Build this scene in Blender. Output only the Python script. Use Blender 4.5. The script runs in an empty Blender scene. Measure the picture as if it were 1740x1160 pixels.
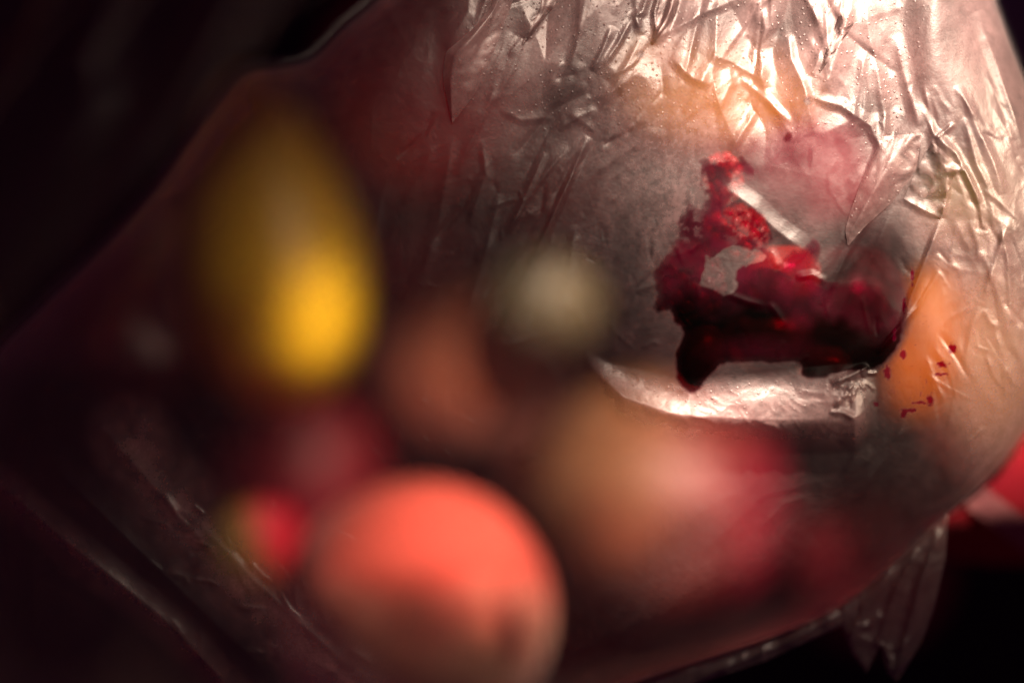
import bpy, bmesh, math, random
import numpy as np
from mathutils import Vector, Matrix

sc = bpy.context.scene
rng = np.random.default_rng(11)
random.seed(5)

# ------------------------------------------------------------------ camera
DIST = 0.5                       # metres from the lens to the bag film
S = 0.25 / 1740.0                # metres per photo pixel at that distance

def P(px, py, y=0.0):
    """a photo pixel and a depth (metres behind the focused film) -> world point"""
    k = S * (DIST + y) / DIST
    return Vector(((px - 870.0) * k, y, (580.0 - py) * k))

cam = bpy.data.cameras.new("camera"); cam_o = bpy.data.objects.new("camera", cam)
sc.collection.objects.link(cam_o)
cam_o.location = (0, -DIST, 0); cam_o.rotation_euler = (math.radians(90), 0, 0)
cam.sensor_width = 36; cam.lens = 72
cam.clip_start = 0.01; cam.clip_end = 20
cam.dof.use_dof = True; cam.dof.focus_distance = DIST - 0.003
cam.dof.aperture_fstop = 1.45
sc.camera = cam_o

# ------------------------------------------------------------------ world, lamps, exposure
w = bpy.data.worlds.new("World"); sc.world = w; w.use_nodes = True
bg = w.node_tree.nodes["Background"]
bg.inputs[0].default_value = (0.52, 0.13, 0.38, 1); bg.inputs[1].default_value = 0.05

def spot(name, loc, target, power, deg, blend, radius, col):
    l = bpy.data.lights.new(name, 'SPOT'); o = bpy.data.objects.new(name, l)
    sc.collection.objects.link(o)
    o.location = loc
    d = (Vector(target) - Vector(loc)).normalized()
    o.rotation_euler = d.to_track_quat('-Z', 'Y').to_euler()
    l.energy = power; l.spot_size = math.radians(deg); l.spot_blend = blend
    l.shadow_soft_size = radius; l.color = col
    return o

WARM = (1.0, 0.86, 0.72)
spot("key_lamp", (0.22, -0.50, 0.40), P(1470, 90, 0.0), 60.0, 12.0, 1.0, 0.018, WARM)
spot("second_fill", (0.16, -0.42, 0.44), P(1000, 0, 0.0), 14.0, 11.0, 1.0, 0.018, WARM)  # added dimmer spot, lifts the film left of the key beam
spot("ledge_fill", (0.10, -0.14, 0.42), P(1260, 676, -0.012), 44.0, 6.0, 1.0, 0.010, WARM)  # added narrow spot, whitens the shelf fold
spot("side_fill", (0.42, -0.30, 0.22), P(1720, 480, 0.02), 26.0, 15, 1.0, 0.012, (1.0, 0.80, 0.60))  # added spot, gives the right side its cream glow
spot("peach_fill", (0.30, -0.13, 0.40), P(795, 1000, 0.08), 31.0, 11, 1.0, 0.014, WARM)  # added spot, brightens the pink peach
spot("mango_fill", (0.03, -0.10, 0.34), P(612, 528, 0.125), 66.0, 5.8, 1.0, 0.016, WARM)  # added narrow spot, makes the golden patch on the mango
spot("dapple_fill", (0.10, -0.07, 0.38), P(990, 475, 0.155), 14.0, 3.2, 1.0, 0.006, WARM)  # added tiny spot, one dapple on the green apple
spot("left_fill", (0.0, -0.12, 0.36), P(478, 905, 0.12), 9.0, 5.0, 1.0, 0.006, WARM)  # added narrow spot, brightens the small red-cheeked apple
spot("low_fill", (0.40, -0.45, 0.40), P(850, 820, 0.08), 10.0, 23, 1.0, 0.03, WARM)  # added weak fill over the lower bag
sc.view_settings.view_transform = 'Standard'; sc.view_settings.look = 'None'
sc.view_settings.exposure = 0.0; sc.view_settings.gamma = 1.0
cy = sc.cycles
cy.transparent_max_bounces = 24; cy.max_bounces = 10; cy.transmission_bounces = 8
cy.diffuse_bounces = 4; cy.glossy_bounces = 4
cy.sample_clamp_indirect = 3.0
cy.caustics_reflective = False; cy.caustics_refractive = False

# ------------------------------------------------------------------ helpers
def tag(o, label=None, cat=None, group=None, kind=None):
    if label: o["label"] = label
    if cat: o["category"] = cat
    if group: o["group"] = group
    if kind: o["kind"] = kind
    return o

def link(name, me, mat=None, parent=None):
    o = bpy.data.objects.new(name, me); sc.collection.objects.link(o)
    if mat: me.materials.append(mat)
    if parent: o.parent = parent
    return o

def empty(name, loc=(0, 0, 0)):
    o = bpy.data.objects.new(name, None); sc.collection.objects.link(o)
    o.location = loc; o.empty_display_size = 0.01
    return o

def nt(name):
    m = bpy.data.materials.new(name); m.use_nodes = True
    t = m.node_tree; t.nodes.clear()
    return m, t

def node(t, kind, **kw):
    n = t.nodes.new(kind)
    for k, v in kw.items():
        if k.startswith("i_"):
            n.inputs[k[2:].replace("_", " ")].default_value = v
        else:
            setattr(n, k, v)
    return n

def ramp(t, fac, stops):
    r = t.nodes.new("ShaderNodeValToRGB")
    e = r.color_ramp.elements
    while len(e) < len(stops): e.new(0.5)
    for k, (p, c) in enumerate(stops):
        e[k].position = p; e[k].color = (*c, 1)
    t.links.new(fac, r.inputs[0])
    return r

def mathn(t, op, a, b=None, c=None, clamp=False):
    n = t.nodes.new("ShaderNodeMath"); n.operation = op; n.use_clamp = clamp
    for i, v in enumerate((a, b, c)):
        if v is None: continue
        if isinstance(v, (int, float)): n.inputs[i].default_value = v
        else: t.links.new(v, n.inputs[i])
    return n.outputs[0]

ss = lambda v, a, b: np.clip((v - a) / (b - a), 0, 1)

def smst(v):
    v = np.clip(v, 0, 1); return v * v * (3 - 2 * v)

# ------------------------------------------------------------------ noise and folds in photo-pixel space
def vnoise(X, Y, cell, seed, ang=0.0, stretch=1.0):
    """smooth value noise in [-1,1]; features are `stretch` times longer along direction ang"""
    r = np.random.default_rng(seed)
    c, s = math.cos(ang), math.sin(ang)
    u = (X * c + Y * s) / (cell * stretch) + 400.37; v = (-X * s + Y * c) / cell + 400.71
    T = r.uniform(-1, 1, (256, 256))
    iu = np.floor(u).astype(int); iv = np.floor(v).astype(int)
    fu = u - iu; fv = v - iv
    fu = fu * fu * fu * (fu * (fu * 6 - 15) + 10); fv = fv * fv * fv * (fv * (fv * 6 - 15) + 10)
    g = lambda a, b: T[a & 255, b & 255]
    return ((g(iu, iv) * (1 - fu) + g(iu + 1, iv) * fu) * (1 - fv)
            + (g(iu, iv + 1) * (1 - fu) + g(iu + 1, iv + 1) * fu) * fv)

def crumple(X, Y, cell, seed, ang=0.0, stretch=1.0, octs=3, warp=0.6):
    """sharp creases between smooth flats"""
    wx = vnoise(X, Y, cell * 1.3, seed + 90) * cell * warp
    wy = vnoise(X, Y, cell * 1.3, seed + 91) * cell * warp
    h = 0; a = cell * 0.5
    for k in range(octs):
        n = vnoise(X + wx, Y + wy, cell / (1.9 ** k), seed + k, ang + 0.5 * (k % 2) * (1 if k % 3 else -1), stretch)
        h = h + a * (1 - np.abs(n) * 2.0); a *= 0.42
    return h

def pdist(X, Y, pts):
    """distance to polyline, signed side, and position along it (0..1)"""
    best = np.full(X.shape, 1e9); side = np.zeros(X.shape); tt = np.zeros(X.shape)
    L = [0.0]
    for a, b in zip(pts[:-1], pts[1:]): L.append(L[-1] + math.hypot(b[0] - a[0], b[1] - a[1]))
    for k, (a, b) in enumerate(zip(pts[:-1], pts[1:])):
        dx, dy = b[0] - a[0], b[1] - a[1]; l2 = dx * dx + dy * dy + 1e-9
        t = np.clip(((X - a[0]) * dx + (Y - a[1]) * dy) / l2, 0, 1)
        d = np.hypot(X - a[0] - t * dx, Y - a[1] - t * dy)
        m = d < best
        best = np.where(m, d, best)
        side = np.where(m, np.sign((X - a[0]) * dy - (Y - a[1]) * dx), side)
        tt = np.where(m, (L[k] + t * math.sqrt(l2)) / L[-1], tt)
    return best, side, tt

def fold(H, X, Y, pts, amp, wl, wr, taper=True, soft=1.5):
    """adds a sharp ridge along pts: flank widths wl (left of travel) and wr (right), in pixels"""
    xs = [p[0] for p in pts]; ys = [p[1] for p in pts]; R = max(wl, wr) + 2
    x0, y0, st = X[0, 0], Y[0, 0], X[0, 1] - X[0, 0]
    a = max(0, int((min(xs) - R - x0) / st)); b = min(X.shape[1], int((max(xs) + R - x0) / st) + 2)
    c = max(0, int((min(ys) - R - y0) / st)); d = min(X.shape[0], int((max(ys) + R - y0) / st) + 2)
    if a >= b or c >= d: return
    x, y = X[c:d, a:b], Y[c:d, a:b]
    D, sd, t = pdist(x, y, pts)
    W = np.where(sd > 0, wl, wr)
    q = np.clip(1 - (np.sqrt(D * D + soft * soft) - soft) / W, 0, 1)
    q = q * (0.45 + 0.55 * q)
    if taper: q = q * np.clip(np.minimum(t, 1 - t) * 5, 0, 1) ** 0.7
    H[c:d, a:b] += amp * q

def facets(X, Y, box, cell, slope, seed, ang, stretch, pad=0):
    """crumpled film: flat triangular facets meeting in straight creases"""
    r = np.random.default_rng(seed); c, s_ = math.cos(ang), math.sin(ang)
    cx, cy2 = (box[0] + box[1]) / 2, (box[2] + box[3]) / 2; R_ = math.hypot(box[1] - box[0], box[3] - box[2]) / 2 + cell * 3
    nu = int(R_ / (cell * stretch)) + 2; nv = int(R_ / cell) + 2
    pts = []
    for i in range(-nu, nu + 1):
        for j in range(-nv, nv + 1):
            u = (i + r.uniform(-.48, .48)) * cell * stretch; v = (j + r.uniform(-.48, .48)) * cell
            pts.append((cx + u * c - v * s_, cy2 + u * s_ + v * c))
    from mathutils.geometry import delaunay_2d_cdt
    co, _, tris, *_x = delaunay_2d_cdt([Vector(((p[0] - cx) * c + (p[1] - cy2) * s_, 0)) + Vector((0, (-(p[0] - cx) * s_ + (p[1] - cy2) * c) * stretch)) for p in pts], [], [], 0, 1e-6)
    Z = r.uniform(-1, 1, len(co)) * cell * slope
    out = np.zeros(X.shape); x0, y0, st_ = globals()["X"][0, 0], globals()["Y"][0, 0], st
    W = []
    for v in co:
        u, w_ = v[0], v[1] / stretch; W.append((cx + u * c - w_ * s_, cy2 + u * s_ + w_ * c))
    for t in tris:
        (ax, ay), (bx, by), (gx, gy) = (W[k] for k in t)
        i0 = max(0, int((min(ax, bx, gx) - x0 - pad) / st_)); i1 = min(X.shape[1], int((max(ax, bx, gx) - x0 + pad) / st_) + 2)
        j0 = max(0, int((min(ay, by, gy) - y0 - pad) / st_)); j1 = min(X.shape[0], int((max(ay, by, gy) - y0 + pad) / st_) + 2)
        if i0 >= i1 or j0 >= j1: continue
        den = (by - gy) * (ax - gx) + (gx - bx) * (ay - gy)
        if abs(den) < 1e-6: continue
        x, y = X[j0:j1, i0:i1], Y[j0:j1, i0:i1]
        l1 = ((by - gy) * (x - gx) + (gx - bx) * (y - gy)) / den; l2 = ((gy - ay) * (x - gx) + (ax - gx) * (y - gy)) / den; l3 = 1 - l1 - l2
        m = (l1 >= -1e-6) & (l2 >= -1e-6) & (l3 >= -1e-6)
        sub = out[j0:j1, i0:i1]; sub[m] = (l1 * Z[t[0]] + l2 * Z[t[1]] + l3 * Z[t[2]])[m]
    return out

def inside(X, Y, poly):
    r = np.zeros(X.shape, bool); n = len(poly); j = n - 1
    for i in range(n):
        xi, yi = poly[i]; xj, yj = poly[j]
        if yi != yj:
            r ^= ((yi > Y) != (yj > Y)) & (X < (xj - xi) * (Y - yi) / (yj - yi) + xi)
        j = i
    return r

def smooth_poly(pts, n=6):
    out = []; m = len(pts)
    for i in range(m):
        p0, p1, p2, p3 = (np.array(pts[(i + k - 1) % m], float) for k in range(4))
        for k in range(n):
            t = k / n
            out.append(tuple(0.5 * ((2 * p1) + (-p0 + p2) * t + (2 * p0 - 5 * p1 + 4 * p2 - p3) * t * t + (-p0 + 3 * p1 - 3 * p2 + p3) * t ** 3)))
    return out

def sdf(X, Y, poly):
    d, _, _ = pdist(X, Y, list(poly) + [poly[0]])
    return np.where(inside(X, Y, poly), d, -d)

def sheet(name, X, Y, depth, keep, mat, parent=None, attrs=None, smooth=True):
    """height field over photo pixels -> mesh; depth in metres; only cells whose four corners are kept"""
    k = S * (DIST + depth) / DIST
    co = np.stack([(X - 870) * k, depth, (580 - Y) * k], -1).reshape(-1, 3)
    h, wd = X.shape
    idx = np.arange(h * wd).reshape(h, wd)
    f = np.stack([idx[1:, :-1], idx[1:, 1:], idx[:-1, 1:], idx[:-1, :-1]], -1)
    kk = keep[1:, :-1] & keep[1:, 1:] & keep[:-1, 1:] & keep[:-1, :-1]
    f = f[kk]
    used = np.zeros(h * wd, bool); used[f.ravel()] = True
    new = np.cumsum(used) - 1
    f = new[f]; co = co[used]
    me = bpy.data.meshes.new(name)
    me.vertices.add(len(co)); me.vertices.foreach_set("co", co.astype(np.float32).ravel())
    me.loops.add(f.size); me.loops.foreach_set("vertex_index", f.ravel().astype(np.int32))
    me.polygons.add(len(f)); me.polygons.foreach_set("loop_start", (np.arange(len(f)) * 4).astype(np.int32))
    me.update(calc_edges=True)
    if smooth: me.polygons.foreach_set("use_smooth", np.ones(len(f), bool))
    for an, av in (attrs or {}).items():
        at = me.attributes.new(an, 'FLOAT', 'POINT')
        at.data.foreach_set("value", av.reshape(-1)[used].astype(np.float32))
    return link(name, me, mat, parent)

def grid(x0, x1, y0, y1, st):
    return np.meshgrid(np.arange(x0, x1 + st, st, float), np.arange(y0, y1 + st, st, float))

def snap(X, Y, sd, poly, st):
    """pull the ring of vertices just outside the outline onto it"""
    gy, gx = np.gradient(sd, st); g = np.hypot(gx, gy) + 1e-6
    m = (sd < 0) & (sd > -1.5 * st)
    X = np.where(m, X - gx / g * sd, X); Y = np.where(m, Y - gy / g * sd, Y)
    return X, Y, sd > -1.5 * st

# ------------------------------------------------------------------ materials
def film_mat(name, scatter, rough, dots=0.0, fine=0.5, tint=(1, 0.94, 0.93), edge=0.5, gloss=1.0, graze=0.35):
    """thin milky polythene: clear part, part that scatters, and a soft sheen"""
    m, t = nt(name); L = t.links.new
    out = node(t, "ShaderNodeOutputMaterial")
    tc = node(t, "ShaderNodeTexCoord")
    n1 = node(t, "ShaderNodeTexNoise"); n1.inputs["Scale"].default_value = 240; n1.inputs["Detail"].default_value = 6; n1.inputs["Roughness"].default_value = 0.65
    n2 = node(t, "ShaderNodeTexNoise"); n2.inputs["Scale"].default_value = 1800; n2.inputs["Detail"].default_value = 3
    L(tc.outputs["Object"], n1.inputs["Vector"]); L(tc.outputs["Object"], n2.inputs["Vector"])
    vo = node(t, "ShaderNodeTexVoronoi"); vo.inputs["Scale"].default_value = 640; vo.inputs["Randomness"].default_value = 0.35
    mp = node(t, "ShaderNodeMapping"); mp.inputs["Rotation"].default_value = (0, 0.35, 0); mp.inputs["Scale"].default_value = (1, 0.02, 1)
    L(tc.outputs["Object"], mp.inputs["Vector"]); L(mp.outputs[0], vo.inputs["Vector"])
    dot = mathn(t, 'SUBTRACT', 1.0, mathn(t, 'MULTIPLY', vo.outputs["Distance"], 4.6), clamp=True)
    wet = node(t, "ShaderNodeAttribute", attribute_name="wet"); fog_glow = node(t, "ShaderNodeAttribute", attribute_name="fog_glow"); pulp = node(t, "ShaderNodeAttribute", attribute_name="pulp"); emb = node(t, "ShaderNodeAttribute", attribute_name="emboss"); jshade = node(t, "ShaderNodeAttribute", attribute_name="juice_shade")
    dry = mathn(t, 'SUBTRACT', 1.0, wet.outputs["Fac"], clamp=True)
    h = mathn(t, 'ADD', mathn(t, 'MULTIPLY', n1.outputs["Fac"], 0.9 * fine),
              mathn(t, 'ADD', mathn(t, 'MULTIPLY', dot, mathn(t, 'MULTIPLY', emb.outputs['Fac'], dots)), mathn(t, 'MULTIPLY', n2.outputs["Fac"], 0.10 * fine)))
    bp = node(t, "ShaderNodeBump"); bp.inputs["Distance"].default_value = 0.0006
    L(h, bp.inputs["Height"]); L(mathn(t, 'ADD', mathn(t, 'MULTIPLY', dry, 0.75), 0.25), bp.inputs["Strength"])
    # clear part, tinted where juice wets the inside, darkened by painted shade
    clear = node(t, "ShaderNodeBsdfTransparent")
    mx = node(t, "ShaderNodeMix", data_type='RGBA'); mx.inputs[6].default_value = (*tint, 1); mx.inputs[7].default_value = (0.50, 0.003, 0.07, 1)
    L(wet.outputs["Fac"], mx.inputs[0])
    mk = node(t, "ShaderNodeMix", data_type='RGBA'); mk.inputs[7].default_value = (0.24, 0.0, 0.02, 1)
    L(jshade.outputs["Fac"], mk.inputs[0]); L(mx.outputs[2], mk.inputs[6]); L(mk.outputs[2], clear.inputs[0])
    dif = node(t, "ShaderNodeBsdfDiffuse"); tr = node(t, "ShaderNodeBsdfTranslucent")
    for b in (dif, tr):
        b.inputs[0].default_value = (0.86, 0.77, 0.70, 1); L(bp.outputs[0], b.inputs["Normal"])
    mw = node(t, "ShaderNodeMix", data_type='RGBA'); mw.inputs[6].default_value = (0.86, 0.50, 0.47, 1); mw.inputs[7].default_value = (0.36, 0.0, 0.05, 1)
    L(wet.outputs["Fac"], mw.inputs[0]); L(mw.outputs[2], dif.inputs[0]); L(mw.outputs[2], tr.inputs[0])
    mdt = node(t, "ShaderNodeMixShader"); mdt.inputs[0].default_value = 0.5
    L(dif.outputs[0], mdt.inputs[1]); L(tr.outputs[0], mdt.inputs[2])
    lw = node(t, "ShaderNodeLayerWeight"); lw.inputs["Blend"].default_value = 0.35
    sp = mathn(t, 'MULTIPLY_ADD', n1.outputs["Fac"], 1.6, 0.2)
    sp = mathn(t, 'MULTIPLY', sp, mathn(t, 'MULTIPLY_ADD', n2.outputs["Fac"], 0.8, 0.6))
    sc_ = mathn(t, 'ADD', mathn(t, 'MULTIPLY', lw.outputs["Facing"], graze), mathn(t, 'ADD', scatter, mathn(t, 'MULTIPLY', fog_glow.outputs["Fac"], 0.5)))
    sc_ = mathn(t, 'ADD', mathn(t, 'MULTIPLY', mathn(t, 'MAXIMUM', mathn(t, 'MULTIPLY', sc_, sp), 0.0), dry), mathn(t, 'MULTIPLY', pulp.outputs["Fac"], 0.34), clamp=True)
    m1 = node(t, "ShaderNodeMixShader"); L(sc_, m1.inputs[0]); L(clear.outputs[0], m1.inputs[1]); L(mdt.outputs[0], m1.inputs[2])
    gl = node(t, "ShaderNodeBsdfGlossy"); gl.inputs["Roughness"].default_value = rough
    gl.inputs[0].default_value = (1, 0.88, 0.83, 1); L(bp.outputs[0], gl.inputs["Normal"])
    fr = node(t, "ShaderNodeFresnel"); fr.inputs["IOR"].default_value = 1.5; L(bp.outputs[0], fr.inputs["Normal"])
    m2 = node(t, "ShaderNodeMixShader"); L(mathn(t, 'MULTIPLY', fr.outputs[0], mathn(t, 'MULTIPLY', mathn(t, 'MULTIPLY_ADD', dry, gloss * 0.7, gloss * 0.3), mathn(t, 'MULTIPLY_ADD', jshade.outputs['Fac'], -0.8, 1.0)), clamp=True), m2.inputs[0])
    L(m1.outputs[0], m2.inputs[1]); L(gl.outputs[0], m2.inputs[2])
    L(m2.outputs[0], out.inputs["Surface"])
    return m

def fruit_mat(name, a, b, c=None, scale=14, rough=0.45, sss=0.15, blush=(0.5, 0, 0.5), br=14, sheen=0.0):
    """skin colour a, blushing to b on the side `blush`, mottled"""
    m, t = nt(name); L = t.links.new
    out = node(t, "ShaderNodeOutputMaterial"); pb = node(t, "ShaderNodeBsdfPrincipled")
    tc = node(t, "ShaderNodeTexCoord")
    n1 = node(t, "ShaderNodeTexNoise"); n1.inputs["Scale"].default_value = scale * 2; n1.inputs["Detail"].default_value = 5
    L(tc.outputs["Object"], n1.inputs["Vector"])
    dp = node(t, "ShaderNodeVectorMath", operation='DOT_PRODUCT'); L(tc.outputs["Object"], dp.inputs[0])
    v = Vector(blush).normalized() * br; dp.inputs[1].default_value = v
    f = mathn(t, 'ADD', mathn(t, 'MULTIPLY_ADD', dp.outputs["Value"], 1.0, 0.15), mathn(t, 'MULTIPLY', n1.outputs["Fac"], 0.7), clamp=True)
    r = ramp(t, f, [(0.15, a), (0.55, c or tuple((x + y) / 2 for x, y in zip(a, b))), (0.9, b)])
    n3 = node(t, "ShaderNodeTexNoise"); n3.inputs["Scale"].default_value = 900; L(tc.outputs["Object"], n3.inputs["Vector"])
    mx = node(t, "ShaderNodeMix", data_type='RGBA', blend_type='MULTIPLY'); mx.inputs[0].default_value = 0.5
    r2 = ramp(t, n3.outputs["Fac"], [(0.35, (0.7, 0.7, 0.7)), (0.6, (1, 1, 1))])
    L(r.outputs[0], mx.inputs[6]); L(r2.outputs[0], mx.inputs[7]); L(mx.outputs[2], pb.inputs["Base Color"])
    pb.inputs["Roughness"].default_value = rough
    pb.inputs["Subsurface Weight"].default_value = sss; pb.inputs["Subsurface Radius"].default_value = (0.006, 0.002, 0.001)
    pb.inputs["Subsurface Scale"].default_value = 1.0
    if sheen: pb.inputs["Sheen Weight"].default_value = sheen
    bp = node(t, "ShaderNodeBump"); bp.inputs["Distance"].default_value = 0.0003; bp.inputs["Strength"].default_value = 0.4
    L(n3.outputs["Fac"], bp.inputs["Height"]); L(bp.outputs[0], pb.inputs["Normal"])
    L(pb.outputs[0], out.inputs["Surface"])
    return m

# ------------------------------------------------------------------ fruit
def round_fruit(name, label, cat, px, py, y, rx, rz, mat, taper=0.0, groove=0.0, dimple=0.12, tilt=0.0, group=None, ry=None, stem=False, yaw=0.0, axis=None):
    """a fruit turned on its own axis: taper > 0 narrows the top, groove is the seam of a stone fruit"""
    k = S * (DIST + y) / DIST
    a, c = rx * k, rz * k; b = (ry if ry else rx) * k
    nu, nv = 64, 40
    vs = []; fs = []
    for j in range(nv + 1):
        th = math.pi * j / nv                      # 0 = top
        r = math.sin(th); z = math.cos(th)
        z -= dimple * math.exp(-(th / 0.34) ** 2) * 1.6
        z += dimple * 0.35 * math.exp(-((math.pi - th) / 0.3) ** 2)
        wd = 1 - taper * (0.5 + 0.5 * math.cos(th)) ** 1.3
        for i in range(nu):
            ph = 2 * math.pi * i / nu
            d = abs((ph - 4.2 + math.pi) % (2 * math.pi) - math.pi)
            g = 1 - groove * math.exp(-(d / 0.16) ** 2) * math.sin(th) ** 0.6
            vs.append((a * r * wd * g * math.cos(ph), b * r * wd * g * math.sin(ph), c * z))
    for j in range(nv):
        for i in range(nu):
            p = j * nu + i; q = j * nu + (i + 1) % nu
            fs.append((p, p + nu, q + nu, q))
    me = bpy.data.meshes.new(name); me.from_pydata(vs, [], fs); me.update()
    for p in me.polygons: p.use_smooth = True
    o = link(name, me, mat); o.location = P(px, py, y)
    o.rotation_euler = Vector(axis).to_track_quat("Z", "X").to_euler() if axis else (0.0, tilt, yaw)
    tag(o, label, cat, group)
    if stem:
        bm = bmesh.new()
        pts = [(0, 0, c * (0.82 - dimple)), (0.0004, 0, c * 0.98), (0.0014, 0, c * 1.12), (0.0028, 0, c * 1.22)]
        rings = []
        for n, p in enumerate(pts):
            rr = 0.0009 if n in (0, 3) else 0.0006
            rings.append([bm.verts.new((p[0] + rr * math.cos(q * math.pi / 4), p[1] + rr * math.sin(q * math.pi / 4), p[2])) for q in range(8)])
        for r0, r1 in zip(rings[:-1], rings[1:]):
            for q in range(8): bm.faces.new((r0[q], r0[(q + 1) % 8], r1[(q + 1) % 8], r1[q]))
        bm.faces.new(rings[-1])
        ms = bpy.data.meshes.new("stem"); bm.to_mesh(ms); bm.free()
        link("stem", ms, M_stem, o)
    return o

M_stem = fruit_mat("stem_brown", (0.10, 0.07, 0.03), (0.06, 0.035, 0.02), rough=0.7, sss=0)
M_peach = fruit_mat("peach_skin", (0.88, 0.47, 0.28), (0.78, 0.09, 0.05), (0.88, 0.27, 0.17), br=26, blush=(0.8, 0, -0.35), sheen=0.2, rough=0.85, sss=0.1, scale=24)
M_peach2 = fruit_mat("peach_skin_orange", (0.72, 0.24, 0.11), (0.55, 0.10, 0.05), blush=(-0.3, 0, -1), sheen=0.4, rough=0.6)
M_nect = fruit_mat("nectarine_skin", (0.28, 0.13, 0.06), (0.32, 0.008, 0.03), (0.25, 0.045, 0.03), blush=(0.9, 0, -0.1), rough=0.5)
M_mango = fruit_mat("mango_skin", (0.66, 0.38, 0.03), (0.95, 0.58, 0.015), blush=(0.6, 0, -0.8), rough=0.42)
M_green = fruit_mat("apple_green", (0.06, 0.068, 0.045), (0.22, 0.16, 0.075), blush=(0.8, 0, 0.3), rough=0.5)
M_blushapple = fruit_mat("apple_blush", (0.42, 0.36, 0.05), (0.72, 0.005, 0.03), (0.46, 0.20, 0.03), blush=(1, 0, 0.45), rough=0.6, scale=20, br=55)
M_plumred = fruit_mat("plum_crimson", (0.50, 0.012, 0.03), (0.60, 0.03, 0.05), blush=(0.4, 0, -0.6), rough=0.4)
M_plumdark = fruit_mat("plum_dark", (0.02, 0.002, 0.008), (0.10, 0.004, 0.012), blush=(-0.4, 0, 0.8), rough=0.3, sss=0.05)
M_cherry = fruit_mat("cherry_red", (0.30, 0.004, 0.01), (0.62, 0.012, 0.008), blush=(0.1, 0, 0.8), rough=0.25, br=50)
M_cherryd = fruit_mat("cherry_dark", (0.06, 0.002, 0.012), (0.14, 0.004, 0.014), blush=(0.2, 0, -0.8), rough=0.25)
M_apri = fruit_mat("apricot_skin", (0.66, 0.25, 0.03), (0.60, 0.19, 0.02), blush=(0.5, 0, -0.4), rough=0.5, sheen=0.3)
M_orange = fruit_mat("apricot_bright", (0.58, 0.165, 0.001), (0.44, 0.085, 0.001), blush=(-0.3, 0, -0.8), rough=0.45)
M_coral = fruit_mat("peach_coral", (0.80, 0.26, 0.17), (0.74, 0.16, 0.10), blush=(0.5, 0, 0.5), rough=0.55, sheen=0.3)
M_yg = fruit_mat("apple_yellow_green", (0.62, 0.60, 0.10), (0.70, 0.52, 0.14), blush=(0.2, 0, -0.8), rough=0.45)
M_cream = fruit_mat("pear_cream", (0.92, 0.56, 0.30), (0.90, 0.42, 0.16), blush=(-0.8, 0, -0.2), rough=0.5)

round_fruit("peach", "large coral pink peach at the bottom centre with a dark hollow low on its left", "peach",
            706, 1045, 0.112, 230, 236, M_peach, groove=0.0, dimple=0.05, axis=(-0.66, -0.62, -0.42))
round_fruit("peach", "smaller dull orange peach lying behind, just right of the yellow mango's tip", "peach",
            795, 620, 0.235, 165, 150, M_peach2, groove=0.05, tilt=-0.3)
round_fruit("nectarine", "tan nectarine with a crimson right cheek, below the lit white fold of film", "nectarine",
            1120, 850, 0.185, 225, 215, M_nect, groove=0.0, dimple=0.0, tilt=0.3)
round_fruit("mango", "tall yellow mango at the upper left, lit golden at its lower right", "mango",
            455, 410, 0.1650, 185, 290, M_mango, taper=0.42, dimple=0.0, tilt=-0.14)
round_fruit("green_apple", "small blurred grey-green apple between the mango and the crimson berries", "apple",
            925, 512, 0.180, 104, 100, M_green, dimple=0.16)
round_fruit("blushed_apple", "little olive green apple with bright red cheek left of the big pink peach", "apple",
            440, 935, 0.1320, 82, 92, M_blushapple, dimple=0.14)
round_fruit("red_plum", "big dark crimson plum in shade behind the top of the bag, right of the mango", "plum",
            720, 150, 0.19, 185, 190, M_plumred, groove=0.04)
round_fruit("red_plum", "hazy rose-red plum behind the long straight crease of the film", "plum",
            945, 300, 0.240, 120, 105, M_plumred, groove=0.04)
round_fruit("apricot", "glowing orange apricot under the bright crumpled film at the top", "apricot",
            1225, 172, 0.115, 195, 115, M_apri, groove=0.0, dimple=0.02, ry=120, tilt=0.1)
round_fruit("apricot", "bright orange apricot pressed between the dark plum and the right side of the bag", "apricot",
            1566, 580, 0.100, 78, 150, M_orange, groove=0.03, taper=0.35, tilt=0.2)
round_fruit("coral_peach", "blurred coral peach at the upper right beside the crumpled film", "peach",
            1610, 110, 0.1575, 125, 125, M_coral, groove=0.04)
round_fruit("yellow_apple", "yellow-green apple at the right edge, under the coral peach", "apple",
            1655, 345, 0.11, 105, 100, M_yg, dimple=0.16)
round_fruit("pale_pear", "pale cream pear filling the right side of the bag, below the yellow-green apple", "pear",
            1690, 625, 0.110, 145, 200, M_cream, taper=0.25)

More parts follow.
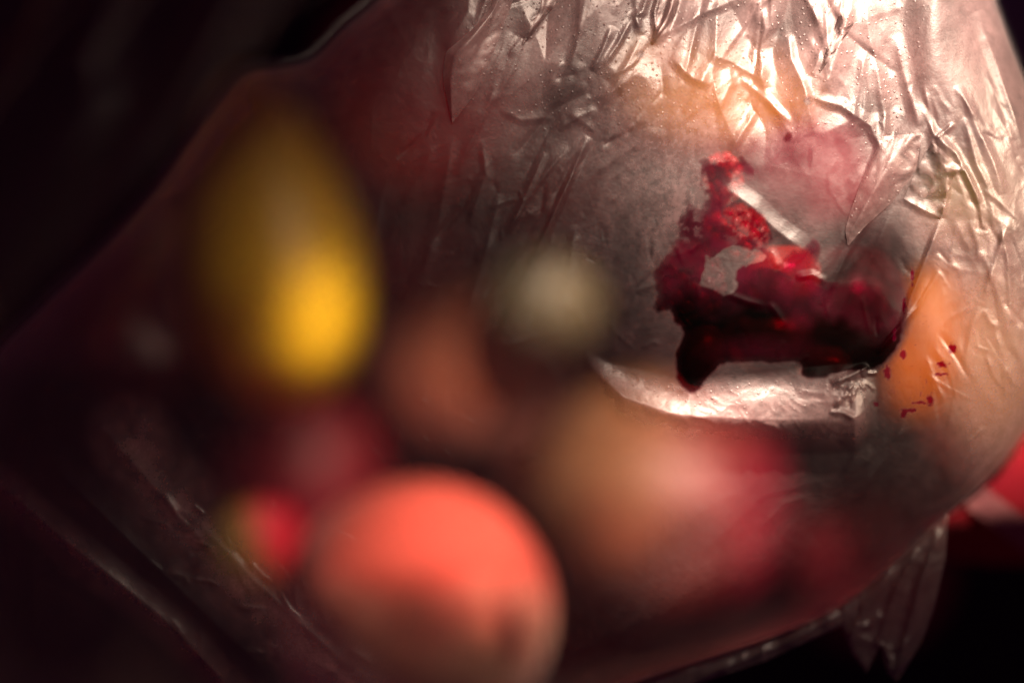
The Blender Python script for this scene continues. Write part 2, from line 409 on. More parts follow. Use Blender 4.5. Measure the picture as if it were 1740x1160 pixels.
M_russet = fruit_mat("filler_russet", (0.26, 0.08, 0.04), (0.30, 0.03, 0.03), blush=(0.4, 0, -0.6), rough=0.6)
round_fruit("filler_peach", "added dull russet peach standing in for warm haze between the pink peach and the grey-green apple", "peach",
            930, 730, 0.285, 150, 140, M_russet)  # added to fill the gap with warm brown haze
M_rose = fruit_mat("plum_rose", (0.20, 0.015, 0.035), (0.24, 0.02, 0.04), blush=(0.4, 0, -0.6), rough=0.5)
M_deep = fruit_mat("filler_wine", (0.22, 0.008, 0.015), (0.20, 0.004, 0.022), blush=(-0.4, 0, -0.6), rough=0.5)
for lab, px, py, y, r_ in [("added wine red plum in deep shade under the yellow mango, left of the dull orange peach", 500, 800, 0.2310, 150),
                           ("added wine red plum in shade at the far left, beside the mango's left edge", 270, 560, 0.2450, 130),
                           ("added wine red plum behind the gap between mango and grey-green apple", 690, 420, 0.2450, 130),
                           ("added wine red plum in shade between the tan nectarine and the bag's lower right edge", 1480, 960, 0.165, 140),
                           ("added wine red plum deep in the bag between the pink peach and the tan nectarine", 960, 1090, 0.2450, 150)]:
    round_fruit("filler_plum", lab, "plum", px, py, y, r_, r_ * 1.05, M_deep, groove=0.04, group="added wine red plums reddening the back of the bag")  # plums added to fill the bag's dark gaps with deep red

# ---- the soft fruit against the film
round_fruit("dark_plum", "large blackish plum beside the bright orange apricot, right of the juice stain", "plum",
            1440, 530, 0.030, 105, 118, M_plumdark, groove=0.04, dimple=0.06)
round_fruit("dark_plum", "blackish plum resting low in the middle of the stain above the white fold", "plum",
            1310, 568, 0.024, 78, 66, M_plumdark, groove=0.04, dimple=0.06)
round_fruit("cherry", "bright red cherry glowing through wet film in the middle of the juice stain", "cherry",
            1330, 468, 0.0135, 66, 56, M_cherry, dimple=0.1)
round_fruit("cherry", "very dark cherry, lowest at the left, its tip dipping into the white fold", "cherry",
            1190, 602, 0.0105, 42, 58, M_cherryd, dimple=0.1, tilt=0.25)
round_fruit("cherry", "dark cherry wedged at the bottom right corner above the white fold", "cherry",
            1400, 618, 0.012, 48, 34, M_cherryd, dimple=0.1)
round_fruit("red_plum", "rose-red plum behind the pinkish wet film, upper right of the juice stain", "plum",
            1390, 300, 0.095, 125, 105, M_rose, groove=0.04)

def berry(name, label, px, py, y, rx, rz, mat, n, dr, seed):
    """a drupelet berry: core plus packed drupelets joined as one cluster part"""
    root = empty(name, P(px, py, y)); tag(root, label, "berry")
    k = S * (DIST + y) / DIST
    bm = bmesh.new()
    bmesh.ops.create_uvsphere(bm, u_segments=16, v_segments=12, radius=1.0)
    for v in bm.verts: v.co = Vector((v.co.x * rx * k * 0.86, v.co.y * rx * k * 0.86, v.co.z * rz * k * 0.9))
    me = bpy.data.meshes.new("core"); bm.to_mesh(me); bm.free()
    for p in me.polygons: p.use_smooth = True
    link("core", me, mat, root)
    bm = bmesh.new(); bmesh.ops.create_uvsphere(bm, u_segments=12, v_segments=8, radius=dr * k)
    dm = bpy.data.meshes.new("drupelet"); bm.to_mesh(dm); bm.free(); dm.materials.append(mat)
    for p in dm.polygons: p.use_smooth = True
    r = random.Random(seed)
    for i in range(n):
        z = 1 - 2 * (i + 0.5) / n; ph = i * 2.39996
        q = math.sqrt(1 - z * z)
        o = bpy.data.objects.new("drupelet", dm); sc.collection.objects.link(o); o.parent = root
        o.location = (math.cos(ph) * q * rx * k * 0.9, math.sin(ph) * q * rx * k * 0.9, z * rz * k * 0.9)
        s = r.uniform(0.85, 1.15); o.scale = (s, s, s)
    return root
berry("blackberry", "dark blackberry at the left of the juice stain, above the lowest cherry", 1172, 480, 0.0095, 56, 66, M_cherryd, 60, 15, 1)
berry("raspberry", "crimson raspberry at the very top of the juice stain", 1228, 305, 0.0085, 32, 42, M_cherry, 46, 10, 2)
berry("raspberry", "crimson raspberry in the stain just above and right of the blackberry", 1250, 395, 0.0105, 50, 42, M_cherry, 54, 13, 3)

# ------------------------------------------------------------------ the bag: one sheet of thin film in front, one behind
OP = smooth_poly([(900, -420), (700, -60), (640, 0), (585, 45), (530, 97), (480, 112), (415, 125), (370, 175), (330, 228), (285, 292), (243, 345), (170, 425),
                  (70, 520), (-40, 640), (-110, 800), (-120, 1000), (-60, 1240), (300, 1300), (600, 1290), (800, 1240), (930, 1215), (1040, 1172), (1180, 1128),
                  (1330, 1078), (1430, 1032), (1520, 962), (1610, 875), (1690, 800), (1742, 732), (1800, 640), (1815, 420), (1790, 260),
                  (1735, 120), (1692, 0), (1660, -120), (1600, -420)], 5)
big = empty("plastic_bag", P(900, 1160, 0.05))
tag(big, "large translucent plastic bag bulging with fruit, sunlit upper right, stained with berry juice", "plastic bag")
def keepworld(o, root):
    o.parent = root; o.matrix_parent_inverse = Matrix.Translation(-root.location)
st = 2.0
X, Y = grid(-130, 1830, -130, 1245, st)
sd = sdf(X, Y, OP)
H = np.zeros(X.shape)
# upper right part leans back towards the lamp and is strongly crumpled
def cells(X, Y, cell, seed, ang, stretch):
    """bowls meeting in straight sharp creases"""
    c, s_ = math.cos(ang), math.sin(ang)
    u = (X * c + Y * s_) / (cell * stretch) + 300.3; v = (-X * s_ + Y * c) / cell + 300.7
    r = np.random.default_rng(seed); JX = r.random((128, 128)); JY = r.random((128, 128)); JH = r.uniform(-0.35, 0.35, (128, 128))
    iu = np.floor(u).astype(int); iv = np.floor(v).astype(int); best = np.full(X.shape, 1e9)
    for du in (-1, 0, 1):
        for dv in (-1, 0, 1):
            a, b = iu + du, iv + dv
            d = (a + JX[a & 127, b & 127] - u) ** 2 + (b + JY[a & 127, b & 127] - v) ** 2 + JH[a & 127, b & 127]
            best = np.minimum(best, d)
    return best * cell
up = np.clip((340 - Y) / 340, 0, 1.3)
onr = smst((X - 700) / 200) * smst((1600 - X) / 80)
H -= up ** 1.4 * 42 * onr
zone = smst((305 - Y + 0.10 * (X - 1250)) / 150) * smst((X - 735) / 60) * smst((1585 - X) / 40)
DX, DY = X + vnoise(X, Y, 70, 5) * 14, Y + vnoise(X, Y, 70, 6) * 14
patchy = 0.45 + 0.75 * smst(0.5 + 0.9 * vnoise(X, Y, 120, 12))
BX = (740, 1620, -130, 420)
H += zone * (0.20 * cells(DX, DY, 210, 21, math.radians(114), 1.8) + facets(DX, DY, BX, 104, 0.25, 22, math.radians(112), 1.9, 20)
             + patchy * (facets(DX, DY, BX, 40, 0.11, 23, math.radians(106), 1.7, 20) + 0.25 * facets(X, Y, BX, 14, 0.14, 25, math.radians(120), 1.5)))
H += (1 - zone) * (0.05 * cells(DX, DY, 150, 31, math.radians(112), 3.2) + 0.035 * crumple(X, Y, 120, 500, math.radians(112), 2.5, 3) + 0.03 * cells(DX, DY, 40, 33, math.radians(112), 2.0))
rzn = smst((X - 1560) / 50) * smst((Y - 60) / 120)
H += rzn * (facets(DX, DY, (1540, 1830, 0, 760), 26, 0.13, 41, math.radians(70), 4.0, 20) + 0.05 * cells(DX, DY, 46, 41, math.radians(72), 3.4) + 0.07 * crumple(X, Y, 60, 520, math.radians(75), 3.0, 3))
FO = [
    ([(880, -60), (858, 10), (822, 100), (768, 207)], 6, 34, 16),
    ([(800, -60), (795, 20), (757, 85)], 7, 18, 12),
    ([(845, -60), (810, 50), (775, 88)], 7, 14, 10),
    ([(935, -50), (918, 20), (890, 66)], 15, 14, 34),
    ([(890, 66), (870, 120), (828, 190)], 6, 12, 26),
    ([(1000, -40), (985, 55), (970, 120)], 8, 22, 14),
    ([(1040, 45), (1022, 90), (1005, 120)], 9, 14, 6),
    ([(1075, 30), (1052, 72), (1025, 112)], 9, 8, 8),
    ([(1092, 60), (1050, 140), (1000, 230)], 6, 12, 10),
    ([(1110, -40), (1092, 20), (1078, 28), (1092, 60)], 10, 10, 10),
    ([(1128, -30), (1112, 20), (1114, 60)], 12, 12, 6),
    ([(1150, -20), (1135, 30), (1108, 72)], 12, 14, 8),
    ([(1108, 72), (1140, 52), (1200, 20), (1250, 0)], 9, 16, 12),
    ([(1140, 96), (1175, 132), (1210, 146)], 12, 22, 12),
    ([(1210, 92), (1250, 108), (1300, 140)], 10, 20, 16),
    ([(1258, 132), (1300, 168), (1345, 210)], 9, 10, 9),
    ([(1290, 0), (1300, 50), (1290, 90), (1300, 150)], 16, 22, 18),
    ([(1340, 60), (1345, 100), (1368, 150), (1385, 230)], 16, 10, 30),
    ([(1385, 232), (1420, 218), (1450, 202), (1458, 232)], 6, 26, 26),
    ([(1374, 165), (1430, 180), (1480, 214), (1500, 262)], 10, 14, 12),
    ([(1380, 10), (1400, 70), (1380, 130)], 12, 24, 12),
    ([(1430, -10), (1432, 60), (1410, 130), (1385, 170)], 14, 26, 22),
    ([(1470, 0), (1478, 60), (1495, 140), (1502, 200)], 10, 16, 18),
    ([(1520, 60), (1540, 140), (1562, 215)], 7, 16, 14),
    ([(1502, 170), (1505, 200), (1500, 240), (1468, 330)], 10, 16, 12),
    ([(1566, 228), (1530, 250), (1490, 320), (1440, 415)], 7, 22, 18),
    ([(1566, 228), (1562, 290), (1530, 345)], 4, 12, 8),
    ([(1232, 318), (1275, 350), (1320, 392), (1372, 430)], 11, 24, 32),
    ([(1308, 424), (1316, 436), (1322, 456)], 4, 9, 7),
    ([(1352, 472), (1380, 467), (1404, 480)], 6, 10, 7),
    ([(1236, 500), (1272, 513), (1300, 520)], 3, 9, 8),
    ([(1306, 514), (1320, 532), (1336, 556)], 3, 9, 8),
    ([(1500, 330), (1440, 430), (1395, 520)], 4, 8, 8),
    ([(1520, 350), (1480, 440), (1420, 560)], 4, 14, 10),
    ([(1612, 288), (1600, 370)], 12, 10, 8),
    ([(1600, 370), (1565, 462), (1545, 512), (1532, 566)], 12, 14, 8),
    ([(1596, 462), (1560, 520), (1520, 565), (1490, 600)], 7, 6, 5),
    ([(1535, 336), (1560, 352), (1600, 370)], 4, 12, 10),
    ([(1240, 260), (1290, 180), (1300, 160)], 6, 12, 10),
    ([(965, 190), (990, 206), (1012, 226)], 4, 16, 10),
    ([(850, 186), (885, 204), (940, 200)], 4, 16, 10),
]
for pts, a, wl, wr in FO: fold(H, X, Y, pts, a * 0.8, wl, wr)
FO2 = [
    ([(1628, 145), (1650, 190), (1690, 280), (1705, 330)], 9, 12, 12),
    ([(1575, 215), (1625, 262), (1660, 330), (1675, 400)], 9, 10, 10),
    ([(1600, 285), (1640, 290), (1665, 345)], 8, 8, 8),
    ([(1640, 200), (1660, 280), (1690, 340)], 6, 8, 10),
    ([(1590, 235), (1608, 222), (1622, 210)], 5, 5, 5),
    ([(1715, 370), (1680, 480), (1668, 520)], 5, 12, 8),
    ([(1700, 380), (1712, 440), (1718, 520)], 5, 8, 8),
    ([(1668, 510), (1650, 560), (1640, 620)], 4, 10, 8),
    ([(1660, 20), (1695, 110), (1740, 250)], 16, 24, 16),
    ([(1645, 752), (1660, 738), (1674, 725)], 3, 4, 4),
    ([(1470, 750), (1420, 830), (1380, 900)], 3, 26, 12),
    ([(1580, 900), (1560, 960), (1540, 990)], 3, 20, 12),
    ([(415, 125), (430, 180), (405, 205), (340, 290), (325, 320)], 5, 8, 14),
    ([(330, 880), (430, 985), (600, 1140)], 6, 14, 24),
    ([(772, 560), (758, 640), (752, 720)], 3, 8, 5),
    ([(-60, 770), (120, 925), (300, 1070), (430, 1210)], 22, 34, 40), ([(60, 760), (230, 930), (420, 1110), (500, 1200)], 14, 40, 30), ([(150, 700), (290, 860), (380, 960)], 8, 26, 20),
    ([(860, 590), (900, 575), (915, 570)], 2.5, 8, 5),
    ([(1000, 232), (930, 390), (846, 572)], 12, 10, 8), ([(955, 505), (975, 528), (998, 556)], 2.2, 12, 9),
    ([(770, 230), (745, 380), (700, 520)], 4, 16, 20), ([(850, 330), (820, 450), (790, 540)], 4, 10, 16),
]
for pts, a, wl, wr in FO2: fold(H, X, Y, pts, a * 0.9, wl, wr)
def scatter_folds(H, X, Y, n, box, ang, spread, ln, amp, wid, seed):
    r = np.random.default_rng(seed)
    for _ in range(n):
        x = r.uniform(box[0], box[1]); y = r.uniform(box[2], box[3]); a = ang(x, y) + r.normal(0, spread)
        l = r.uniform(*ln); b = a + r.normal(0, 0.35)
        p1 = (x + math.cos(a) * l, y + math.sin(a) * l); p2 = (p1[0] + math.cos(b) * l * .7, p1[1] + math.sin(b) * l * .7)
        q = r.uniform(*amp) * (1 if r.random() < 0.75 else -1)
        fold(H, X, Y, [(x, y), p1, p2], q, r.uniform(*wid), r.uniform(*wid), soft=0.8)
toneck = lambda x, y: math.atan2(-420 - y, 1330 - x)
scatter_folds(H, X, Y, 32, (1080, 1560, -60, 270), toneck, 0.25, (30, 110), (2, 6), (5, 20), 3)
scatter_folds(H, X, Y, 26, (770, 1100, -60, 250), toneck, 0.30, (16, 80), (1.2, 4), (5, 16), 4)
scatter_folds(H, X, Y, 50, (780, 1560, 200, 620), toneck, 0.5, (12, 50), (0.3, 1.6), (4, 12), 5)
scatter_folds(H, X, Y, 26, (640, 930, 250, 640), toneck, 0.10, (60, 140), (1.5, 4.0), (6, 18), 6)
scatter_folds(H, X, Y, 70, (1560, 1800, 130, 640), lambda x, y: math.radians(66), 0.25, (20, 70), (1.0, 3.6), (4, 14), 13)
scatter_folds(H, X, Y, 50, (240, 600, 830, 1180), lambda x, y: math.radians(46), 0.5, (8, 40), (1.0, 4), (4, 12), 14)
scatter_folds(H, X, Y, 20, (250, 430, 140, 420), lambda x, y: math.radians(-52), 0.4, (14, 40), (0.8, 3), (5, 12), 15)
scatter_folds(H, X, Y, 16, (640, 860, 640, 800), lambda x, y: math.radians(-60), 0.9, (8, 30), (0.8, 2.2), (4, 9), 16)
scatter_folds(H, X, Y, 50, (280, 1000, 300, 860), lambda x, y: math.radians(-50), 1.5, (5, 22), (0.4, 1.6), (3, 6), 18)
scatter_folds(H, X, Y, 20, (1150, 1600, 720, 1050), lambda x, y: math.radians(-55), 0.2, (60, 150), (1.0, 2.6), (10, 26), 19)
# a fold of film catches the light like a shelf under the dark fruit
top_line = np.interp(X, [990, 1040, 1150, 1240, 1350, 1480], [590, 616, 640, 634, 624, 614])
bot_line = np.interp(X, [990, 1005, 1062, 1150, 1300, 1452, 1480], [606, 624, 674, 704, 712, 710, 690])
q = np.clip((Y - top_line) / (bot_line - top_line + 1), 0, 1)
ledx = smst((X - 988) / 70) * smst((1492 - X) / 40)
tuck = smst(1 - (Y - bot_line) / 62) * (Y > bot_line) + (Y <= bot_line)
H += ledx * (q ** 1.3) * 42 * tuck + ledx * q * tuck * 2.2 * crumple(X, Y, 22, 78, 0.2, 2.0, 2) / 11
H += ledx * np.sin(q * math.pi) * vnoise(X, Y, 60, 77, 0.1, 1.8) * 10
fold(H, X, Y, [(1412, 652), (1440, 640), (1476, 622)], 12, 10, 14)
fold(H, X, Y, [(1416, 690), (1436, 668), (1452, 650)], 9, 8, 8)
fold(H, X, Y, [(1408, 700), (1430, 700), (1455, 711)], 9, 8, 10)
scatter_folds(H, X, Y, 14, (1405, 1475, 625, 700), lambda x, y: math.radians(-35), 0.8, (5, 15), (2, 4.5), (2.5, 5), 9)
edge = np.clip(sd / (160 + 180 * smst((620 - X) / 300)), 0, 1)
rim = 0.014 + 0.016 * smst((760 - X) / 300)
depth = (rim + 0.0035) * (1 - np.sqrt(1 - (1 - edge) ** 2)) - 0.0035 - H * S * 0.62
# juice on the inside of the film, shade painted in low and right
STAIN = [(1193, 269), (1224, 255), (1247, 269), (1259, 262), (1276, 269), (1282, 300), (1265, 293), (1250, 300), (1244, 321),
         (1236, 349), (1247, 346), (1270, 344), (1296, 362), (1308, 388), (1316, 407), (1305, 420), (1322, 447), (1331, 429), (1362, 420),
         (1371, 411), (1388, 408), (1394, 424), (1391, 453), (1385, 467), (1420, 480), (1480, 476), (1520, 520), (1535, 560), (1500, 622), (1430, 634),
         (1395, 642), (1362, 640), (1355, 618), (1310, 617), (1235, 617), (1215, 630), (1188, 662), (1165, 665), (1150, 640),
         (1147, 600), (1158, 565), (1143, 548), (1136, 530), (1116, 535), (1108, 520), (1116, 490), (1110, 460), (1125, 440),
         (1140, 425), (1150, 400), (1155, 370), (1170, 345), (1190, 352), (1195, 330), (1187, 300)]
HOLE = [(1198, 433), (1213, 438), (1236, 421), (1267, 421), (1299, 436), (1276, 447), (1253, 456), (1250, 476), (1247, 493),
        (1230, 500), (1207, 490), (1193, 484), (1198, 459)]
wob = (vnoise(X, Y, 22, 201) * 5 + vnoise(X, Y, 8, 202) * 3.0) * (1 - 0.6 * smst((Y - 480) / 80))
s1 = sdf(X, Y, smooth_poly(STAIN, 3)) + wob
s2 = sdf(X, Y, smooth_poly(HOLE, 3)) + wob * 0.7
ell = lambda cx, cy_, rx, ry, a, b: ss(-np.hypot((X - cx) / rx, (Y - cy_) / ry), -a, -b)
mott = 0.5 + 0.5 * np.clip(vnoise(X, Y, 24, 203) + 0.6 * vnoise(X, Y, 9, 204) + 0.3 * vnoise(X, Y, 4, 207), -1, 1)
thin = ell(1280, 380, 50, 50, 1.2, 0.5) * 0.45 + ell(1225, 262, 40, 16, 1.3, 0.6) * 0.8 + ell(1165, 375, 28, 34, 1.2, 0.5) * 0.6 + ell(1198, 325, 8, 30, 1.2, 0.6) * 0.8
wet = (0.50 * ss(s1, -2, 4.5) + 0.30 * ss(s1, -5, 14) + 0.20 * ss(s1, -38, 6) ** 1.5) * (1 - ss(s2, -3, 1.5) * 0.95) * (1 - np.clip(thin, 0, 1) * smst((mott - 0.35) / 0.35))
wash = np.maximum(ell(1400, 310, 95, 110, 1.2, 0.3) * 0.52, ell(1310, 270, 140, 95, 1.2, 0.3) * 0.62) * (0.55 + 0.6 * mott)
wash = wash * smst((Y - 205) / 50)
wash = np.maximum(wash, ell(1160, 590, 120, 30, 1.2, 0.4) * 0.3)
wet = np.maximum(wet, wash)
cres = sdf(X, Y, smooth_poly([(1415, 240), (1440, 236), (1464, 290), (1468, 335), (1446, 352), (1430, 300)], 3)) + wob
wet = np.maximum(wet, ss(cres, -7, 8) * 0.6)
drip = sdf(X, Y, smooth_poly([(1374, 252), (1381, 256), (1380, 280), (1376, 290), (1371, 272)], 3))
wet = np.maximum(wet, ss(drip, -1, 1) * 0.7)
juice_shade = ss(s1, -1, 4) * smst((Y - 478 + 0.14 * (1330 - X) + 26 * vnoise(X, Y, 60, 230) + 9 * vnoise(X, Y, 20, 231)) / 80) * (1 - 0.28 * ell(1300, 598, 90, 26, 1.4, 0.2)) * (1 - ss(s2, -3, 1.5))  # lower stain darkened: shade painted in as darker juice
juice_shade = np.maximum(juice_shade, 0.5 * ell(1490, 470, 55, 110, 1.2, 0.5))
mar = ell(1475, 475, 80, 135, 1.15, 0.35)  # soft shadow right of the stain, painted as maroon juice
wet = np.maximum(wet, 0.7 * mar); juice_shade = np.maximum(juice_shade, 0.75 * mar)
pulp = wet * (1 - juice_shade) * (0.45 + 0.5 * mott)
w2 = vnoise(X, Y, 7, 610) * 4 + vnoise(X, Y, 4, 611) * 3
sp_ = np.zeros(X.shape)
for (cx, cy_, rx, ry) in [(1619, 593, 8, 9), (1603, 619, 10, 5), (1581, 678, 8, 9), (1598, 636, 15, 3), (1545, 697, 16, 4), (1562, 684, 13, 3), (1535, 705, 7, 7),
                          (1534, 602, 5, 9), (1489, 686, 5, 5), (1508, 634, 6, 14), (1536, 520, 4, 16), (1550, 470, 3, 18), (1520, 570, 4, 12)]:
    sp_ = np.maximum(sp_, ss(1 - np.hypot((X - cx) / rx, (Y - cy_) / ry) + w2 / 12, -0.15, 0.3))
spk = ss(vnoise(X, Y, 4.5, 620) + 0.5 * vnoise(X, Y, 20, 621), 0.75, 1.0) * ell(1550, 620, 60, 90, 1.1, 0.5)
sp_ = np.maximum(sp_, spk * 0.7)
wet = np.maximum(wet, sp_); pulp = np.maximum(pulp, sp_ * 0.8)
# cloudiness: breath of the fruit, plus painted haze where lit film glows
fog_glow = ell(1130, 420, 140, 240, 1.2, 0.6) * 0.20 + ell(1290, 350, 200, 160, 1.25, 0.6) * 0.22
fog_glow = fog_glow * (0.8 + 0.5 * vnoise(X, Y, 40, 300)) + ledx * np.clip(q * 1.6, 0, 1) * tuck * 0.8
lit_haze = ell(1190, 10, 500, 260, 1.25, 0.5) * (0.8 + 0.5 * vnoise(X, Y, 60, 310, 2.0, 2)) * smst((X - 740) / 60)
fog_glow += 0.66 * lit_haze * (1 - 0.5 * ell(1230, 170, 130, 60, 1.3, 0.5))  # glow of the lit crumpled top, painted as haze
side = smst((X + 0.25 * (580 - Y) - 1545) / 90) * (0.40 + 0.60 * smst((Y - 180) / 260)) * (1 + 0.35 * vnoise(X, Y, 60, 600, 1.2, 3))
side *= 1 - 0.95 * ell(1562, 580, 75, 150, 1.2, 0.6)
fog_glow += 0.38 * side
bd, _, _ = pdist(X, Y, [(220, 740), (330, 900), (470, 1040), (620, 1190)])
fog_glow += 0.6 * np.clip(1 - bd / 85, 0, 1) * (1 + 0.4 * vnoise(X, Y, 26, 602))
fog_glow += 0.22 * inside(X, Y, [(243, 345), (415, 125), (432, 200), (400, 215), (330, 318)])
fog_glow += 0.035 + 0.08 * smst(vnoise(X, Y, 120, 640, 1.9, 2.5) + 0.3)
fog_glow -= 0.05 * smst((450 - X) / 150) * smst((Y - 380) / 60) * smst((820 - Y) / 60)
bd2, _, _ = pdist(X, Y, [(-40, 790), (120, 930), (300, 1075), (420, 1200)])
fog_glow += 0.40 * np.clip(1 - bd2 / 38, 0, 1)
fog_glow -= 0.05 * smst((380 - X + (Y - 900)) / 120) * (bd2 > 38)
fog_glow -= 0.09 * ell(1562, 580, 75, 150, 1.2, 0.6)
fog_glow -= 0.22 * ell(1475, 480, 85, 120, 1.2, 0.5)
fog_glow -= 0.12 * ell(1360, 560, 190, 110, 1.1, 0.7)
fog_glow = fog_glow * (1 + (0.35 * vnoise(X, Y, 5, 650) + 0.25 * vnoise(X, Y, 11, 651)) * ell(1220, 400, 330, 330, 1.1, 0.7))
M_film = film_mat("bag_film", 0.035, 0.40, dots=0.28, fine=0.30, graze=0.06, gloss=1.5)
Xs, Ys, keep = snap(X, Y, sd, OP, st)
o = sheet("front_film", Xs, Ys, depth, keep, M_film, None, {"wet": wet, "fog_glow": fog_glow, "pulp": pulp, "juice_shade": juice_shade, "emboss": np.clip(zone + ledx * np.clip(q * 2, 0, 1) * tuck ** 2, 0, 1)}); keepworld(o, big)

# folded-over flaps of the film
def film_depth(gx, gy):
    u = np.clip((gx - X[0, 0]) / st, 0, X.shape[1] - 2); v = np.clip((gy - Y[0, 0]) / st, 0, X.shape[0] - 2)
    a, b = u.astype(int), v.astype(int); d = depth[b, a]
    for _ in range(6): d[1:-1, 1:-1] = (d[1:-1, :-2] + d[1:-1, 2:] + d[:-2, 1:-1] + d[2:, 1:-1]) / 4
    return d
def flap(pa, pb, y0, bulge, seed, fog_glow_v, parent, n=70, m=26, dy=0.0, pk=0.6):
    def samp(p, k):
        p = np.array(p, float); d = np.r_[0, np.cumsum(np.hypot(*np.diff(p, axis=0).T))]; t = np.linspace(0, d[-1], k)
        q = np.stack([np.interp(t, d, p[:, 0]), np.interp(t, d, p[:, 1])], 1)
        for _ in range(3): q[1:-1] = (q[:-2] + 2 * q[1:-1] + q[2:]) / 4
        return q
    A, B = samp(pa, n), samp(pb, n); v = np.linspace(0, 1, m)[None, :, None]
    G = A[:, None] * (1 - v) + B[:, None] * v
    gx, gy = G[..., 0], G[..., 1]; y0 = film_depth(gx, gy) - 0.0003; vv = v[..., 0] * np.ones((n, 1))
    wdt = np.hypot(*(A - B).T)[:, None]
    h = 0.6 * wdt * bulge * (np.minimum(vv / pk, (1 - vv) / (1 - pk))) + 0.10 * crumple(gx, gy, 26, seed, 2.0, 2.5, 2) + 0.5 * vnoise(gx, gy, 9, seed + 5)
    k = np.ones(gx.shape, bool)
    o = sheet("film_fold", gx, gy, y0 - h * S + dy * np.linspace(0, 1, n)[:, None], k, M_film, None, {"fog_glow": fog_glow_v + 0 * gx, "emboss": 0.8 + 0 * gx})
    keepworld(o, parent)
flap([(880, -110), (832, 18), (790, 62), (757, 88), (752, 135), (768, 208)], [(905, -110), (868, 12), (838, 92), (806, 162), (769, 209)], -0.0095, 0.42, 40, 0.55, big, pk=0.22)
flap([(1500, 232), (1466, 300), (1446, 356), (1436, 390), (1440, 416)], [(1567, 226), (1556, 290), (1515, 345), (1470, 385), (1442, 417)], -0.0075, 0.20, 41, 0.30, big, pk=0.4)
flap([(1584, 240), (1552, 300), (1536, 338)], [(1632, 285), (1613, 318), (1601, 372)], -0.0085, 0.18, 43, 0.04, big, 40, 20)
flap([(935, -110), (918, 14), (888, 72)], [(968, -110), (945, 6), (890, 76)], -0.0085, 0.30, 44, 0.18, big, 50, 18)
flap([(1150, -110), (1120, 10), (1106, 72)], [(1182, -110), (1150, 24), (1110, 76)], -0.0085, 0.35, 45, 0.18, big, 50, 18)
flap([(1438, -110), (1428, 20), (1392, 120)], [(1490, -110), (1452, 40), (1394, 124)], -0.0085, 0.25, 46, 0.10, big, 50, 18)


Xb, Yb = grid(-130, 1830, -130, 1245, 9)
sdb = sdf(Xb, Yb, OP)
u = np.clip(sdb / 200, 0, 1)
db = 0.014 + 0.016 * smst((760 - Xb) / 300) + 0.33 * np.sqrt(1 - (1 - u) ** 2) - crumple(Xb, Yb, 120, 700, 1.9, 1.5, 2) * S * 0.2 * u
M_backfilm = film_mat("back_film", 0.03, 0.35, dots=0.2, fine=0.5, graze=0.1)
Xq, Yq, kb = snap(Xb, Yb, sdb, OP, 9)
o = sheet("back_film", Xq, Yq, db, kb, M_backfilm); keepworld(o, big)

# bottom corner flap of the large bag
FL = [(1612, 872), (1606, 950), (1588, 1030), (1566, 1090), (1524, 1158), (1507, 1142), (1497, 1090), (1472, 1142), (1446, 1108), (1430, 1062),
      (1300, 1122), (1180, 1162), (1060, 1215), (960, 1225), (1040, 1168), (1330, 1074), (1430, 1026), (1520, 956)]
X, Y = grid(955, 1620, 865, 1230, 2.4)
sdv = sdf(X, Y, FL)
H = 0.22 * crumple(X, Y, 50, 810, math.radians(112), 3.0, 3)
for pts, a, wl, wr in [([(1600, 900), (1560, 1000), (1522, 1150)], 9, 16, 12), ([(1560, 930), (1520, 1010), (1480, 1135)], 10, 14, 12),
                       ([(1520, 960), (1470, 1030), (1440, 1100)], 9, 12, 14), ([(1440, 1035), (1340, 1090), (1190, 1150)], 7, 6, 10),
                       ([(1500, 1040), (1480, 1060), (1455, 1066)], 6, 9, 9), ([(1496, 1090), (1512, 1120), (1508, 1142)], 8, 8, 8)]:
    fold(H, X, Y, pts, a, wl, wr)
H -= 6 * np.exp(-np.clip(sdv, 0, 99) / 4)
Xq, Yq, kb = snap(X, Y, sdv, FL, 2.4)
o = sheet("bottom_corner", Xq, Yq, 0.0125 - H * S, kb, M_film, None, {"fog_glow": 0.25 + 0 * X}); keepworld(o, big)

# ------------------------------------------------------------------ dark bag hanging on the left, out of the light
lb = empty("dim_plastic_bag", P(60, 1160, 0.1))
tag(lb, "unlit plastic bag hanging in long slanting folds at the dark left side", "plastic bag")
X, Y = grid(-120, 640, -90, 1260, 6)
c = 0.5 + 0.5 * np.tanh((Y - 620) / 160)
ang_h = vnoise(X, Y, 60, 900, math.radians(118), 8) * (1 - c) + vnoise(X, Y, 52, 901, math.radians(43), 9) * c
H = 34 * ang_h + 14 * (1 - np.abs(vnoise(X, Y, 90, 902, math.radians(43), 8)) * 2) * c
depth = 0.10 - H * S * 1.6 + 0.02 * (X / 640)
right = np.interp(Y, [-90, 0, 125, 345, 700, 880, 1000, 1160, 1260], [560, 520, 400, 300, 330, 360, 440, 600, 640])
M_dim = film_mat("dim_bag_film", 0.12, 0.30, dots=0, fine=0.2, graze=0.25)
o = sheet("film", X, Y, depth, (X < right) & (Y < 620), M_dim); keepworld(o, lb)

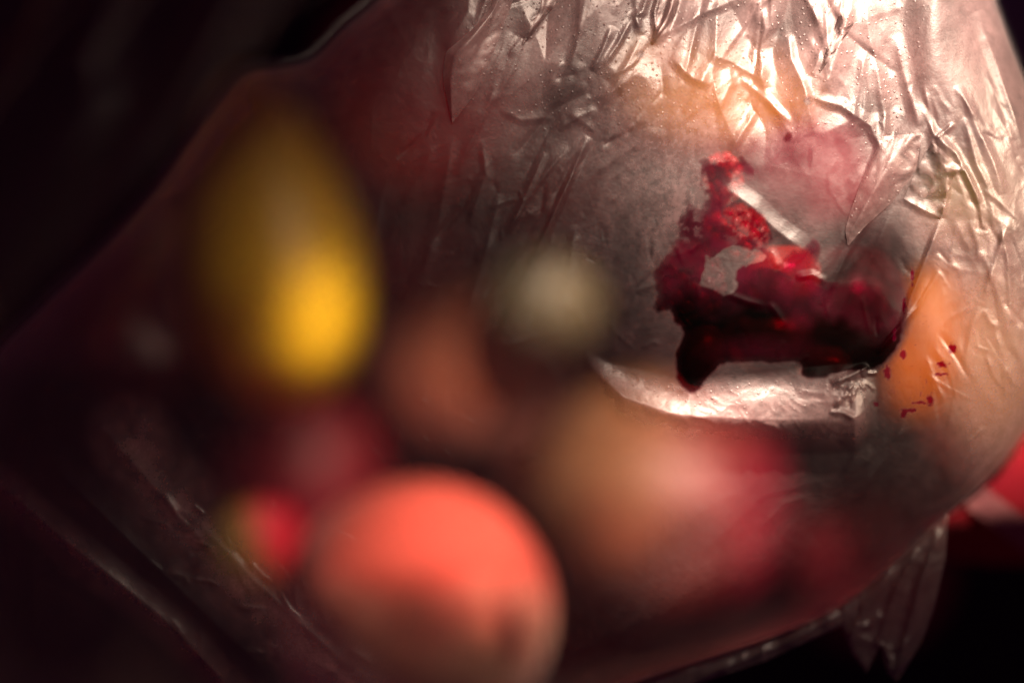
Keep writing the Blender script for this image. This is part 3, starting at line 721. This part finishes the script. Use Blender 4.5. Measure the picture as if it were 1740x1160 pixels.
# ------------------------------------------------------------------ water drops on the film
M_w, t = nt("water"); out = node(t, "ShaderNodeOutputMaterial"); g = node(t, "ShaderNodeBsdfGlass"); g.inputs["IOR"].default_value = 1.33; g.inputs["Roughness"].default_value = 0.0
t.links.new(g.outputs[0], out.inputs["Surface"])
for (px, py, rr, lab) in [(1088, 92, 5.2, "tiny round water drop below the pleats at the top centre of the film"),
                          (1373, 171, 6.0, "tiny water drop at the tip of a sharp crease over the orange apricot")]:
    bm = bmesh.new(); bmesh.ops.create_uvsphere(bm, u_segments=24, v_segments=16, radius=rr * S)
    for v in bm.verts: v.co.z *= 1.12; v.co.y *= 0.7
    me = bpy.data.meshes.new("water_drop"); bm.to_mesh(me); bm.free()
    for p in me.polygons: p.use_smooth = True
    o = link("water_drop", me, M_w); o.location = P(px, py, -0.0150); tag(o, lab, "water drop")

# ------------------------------------------------------------------ what stands behind
def cloth_mat(name, a, b, rough=0.9):
    m, t = nt(name); out = node(t, "ShaderNodeOutputMaterial"); pb = node(t, "ShaderNodeBsdfPrincipled")
    tc = node(t, "ShaderNodeTexCoord"); n = node(t, "ShaderNodeTexNoise"); n.inputs["Scale"].default_value = 60; n.inputs["Detail"].default_value = 6
    t.links.new(tc.outputs["Object"], n.inputs["Vector"])
    r = ramp(t, n.outputs["Fac"], [(0.3, a), (0.7, b)]); t.links.new(r.outputs[0], pb.inputs["Base Color"])
    pb.inputs["Roughness"].default_value = rough
    wv = node(t, "ShaderNodeTexNoise"); wv.inputs["Scale"].default_value = 2500; t.links.new(tc.outputs["Object"], wv.inputs["Vector"])
    bp = node(t, "ShaderNodeBump"); bp.inputs["Distance"].default_value = 0.0004; t.links.new(wv.outputs["Fac"], bp.inputs["Height"]); t.links.new(bp.outputs[0], pb.inputs["Normal"])
    t.links.new(pb.outputs[0], out.inputs["Surface"]); return m

X, Y = grid(-1500, 3300, -1300, 2500, 30)
o = sheet("backdrop", X, Y, 0.52 - vnoise(X, Y, 260, 950, 1.9, 3) * 0.012, X > -1e9, cloth_mat("backdrop_cloth", (0.012, 0.006, 0.018), (0.02, 0.008, 0.022)))
tag(o, kind="structure")

RC = [(1628, 862), (1705, 795), (1775, 700), (1960, 560), (1960, 960), (1760, 960), (1610, 950), (1570, 890)]
rc = empty("striped_cloth", P(1750, 960, 0.05)); tag(rc, "deep red cloth with one wide dusty pink stripe, behind the lower right of the bag", "cloth")
X, Y = grid(1530, 1970, 550, 970, 4)
sdc = sdf(X, Y, smooth_poly(RC, 4))
cd = 0.034 + 0.010 * np.clip((Y - 860) / 100, 0, 1) ** 2 * 3 - vnoise(X, Y, 110, 970, 0.6, 2) * 0.002
o = sheet("cloth", X, Y, cd, sdc > 0, cloth_mat("red_cloth", (0.36, 0.0, 0.018), (0.44, 0.002, 0.012))); keepworld(o, rc)
ds, _, _ = pdist(X, Y, [(1560, 775), (1650, 838), (1720, 890), (1900, 1030)])
o = sheet("stripe", X, Y, cd - 0.0006, (ds < 26) & (sdc > 0), cloth_mat("pink_stripe", (0.46, 0.13, 0.15), (0.52, 0.17, 0.18))); keepworld(o, rc)

X, Y = grid(1600, 2000, -120, 330, 5)
gcl = 0.12 - crumple(X, Y, 90, 990, 1.1, 2.5, 2) * S * 0.35
o = sheet("grey_cloth", X, Y, gcl, X > 1640, cloth_mat("grey_lavender_cloth", (0.34, 0.32, 0.36), (0.42, 0.40, 0.44)))
tag(o, "blurred lavender grey cloth showing past the bag's upper right corner", "cloth")
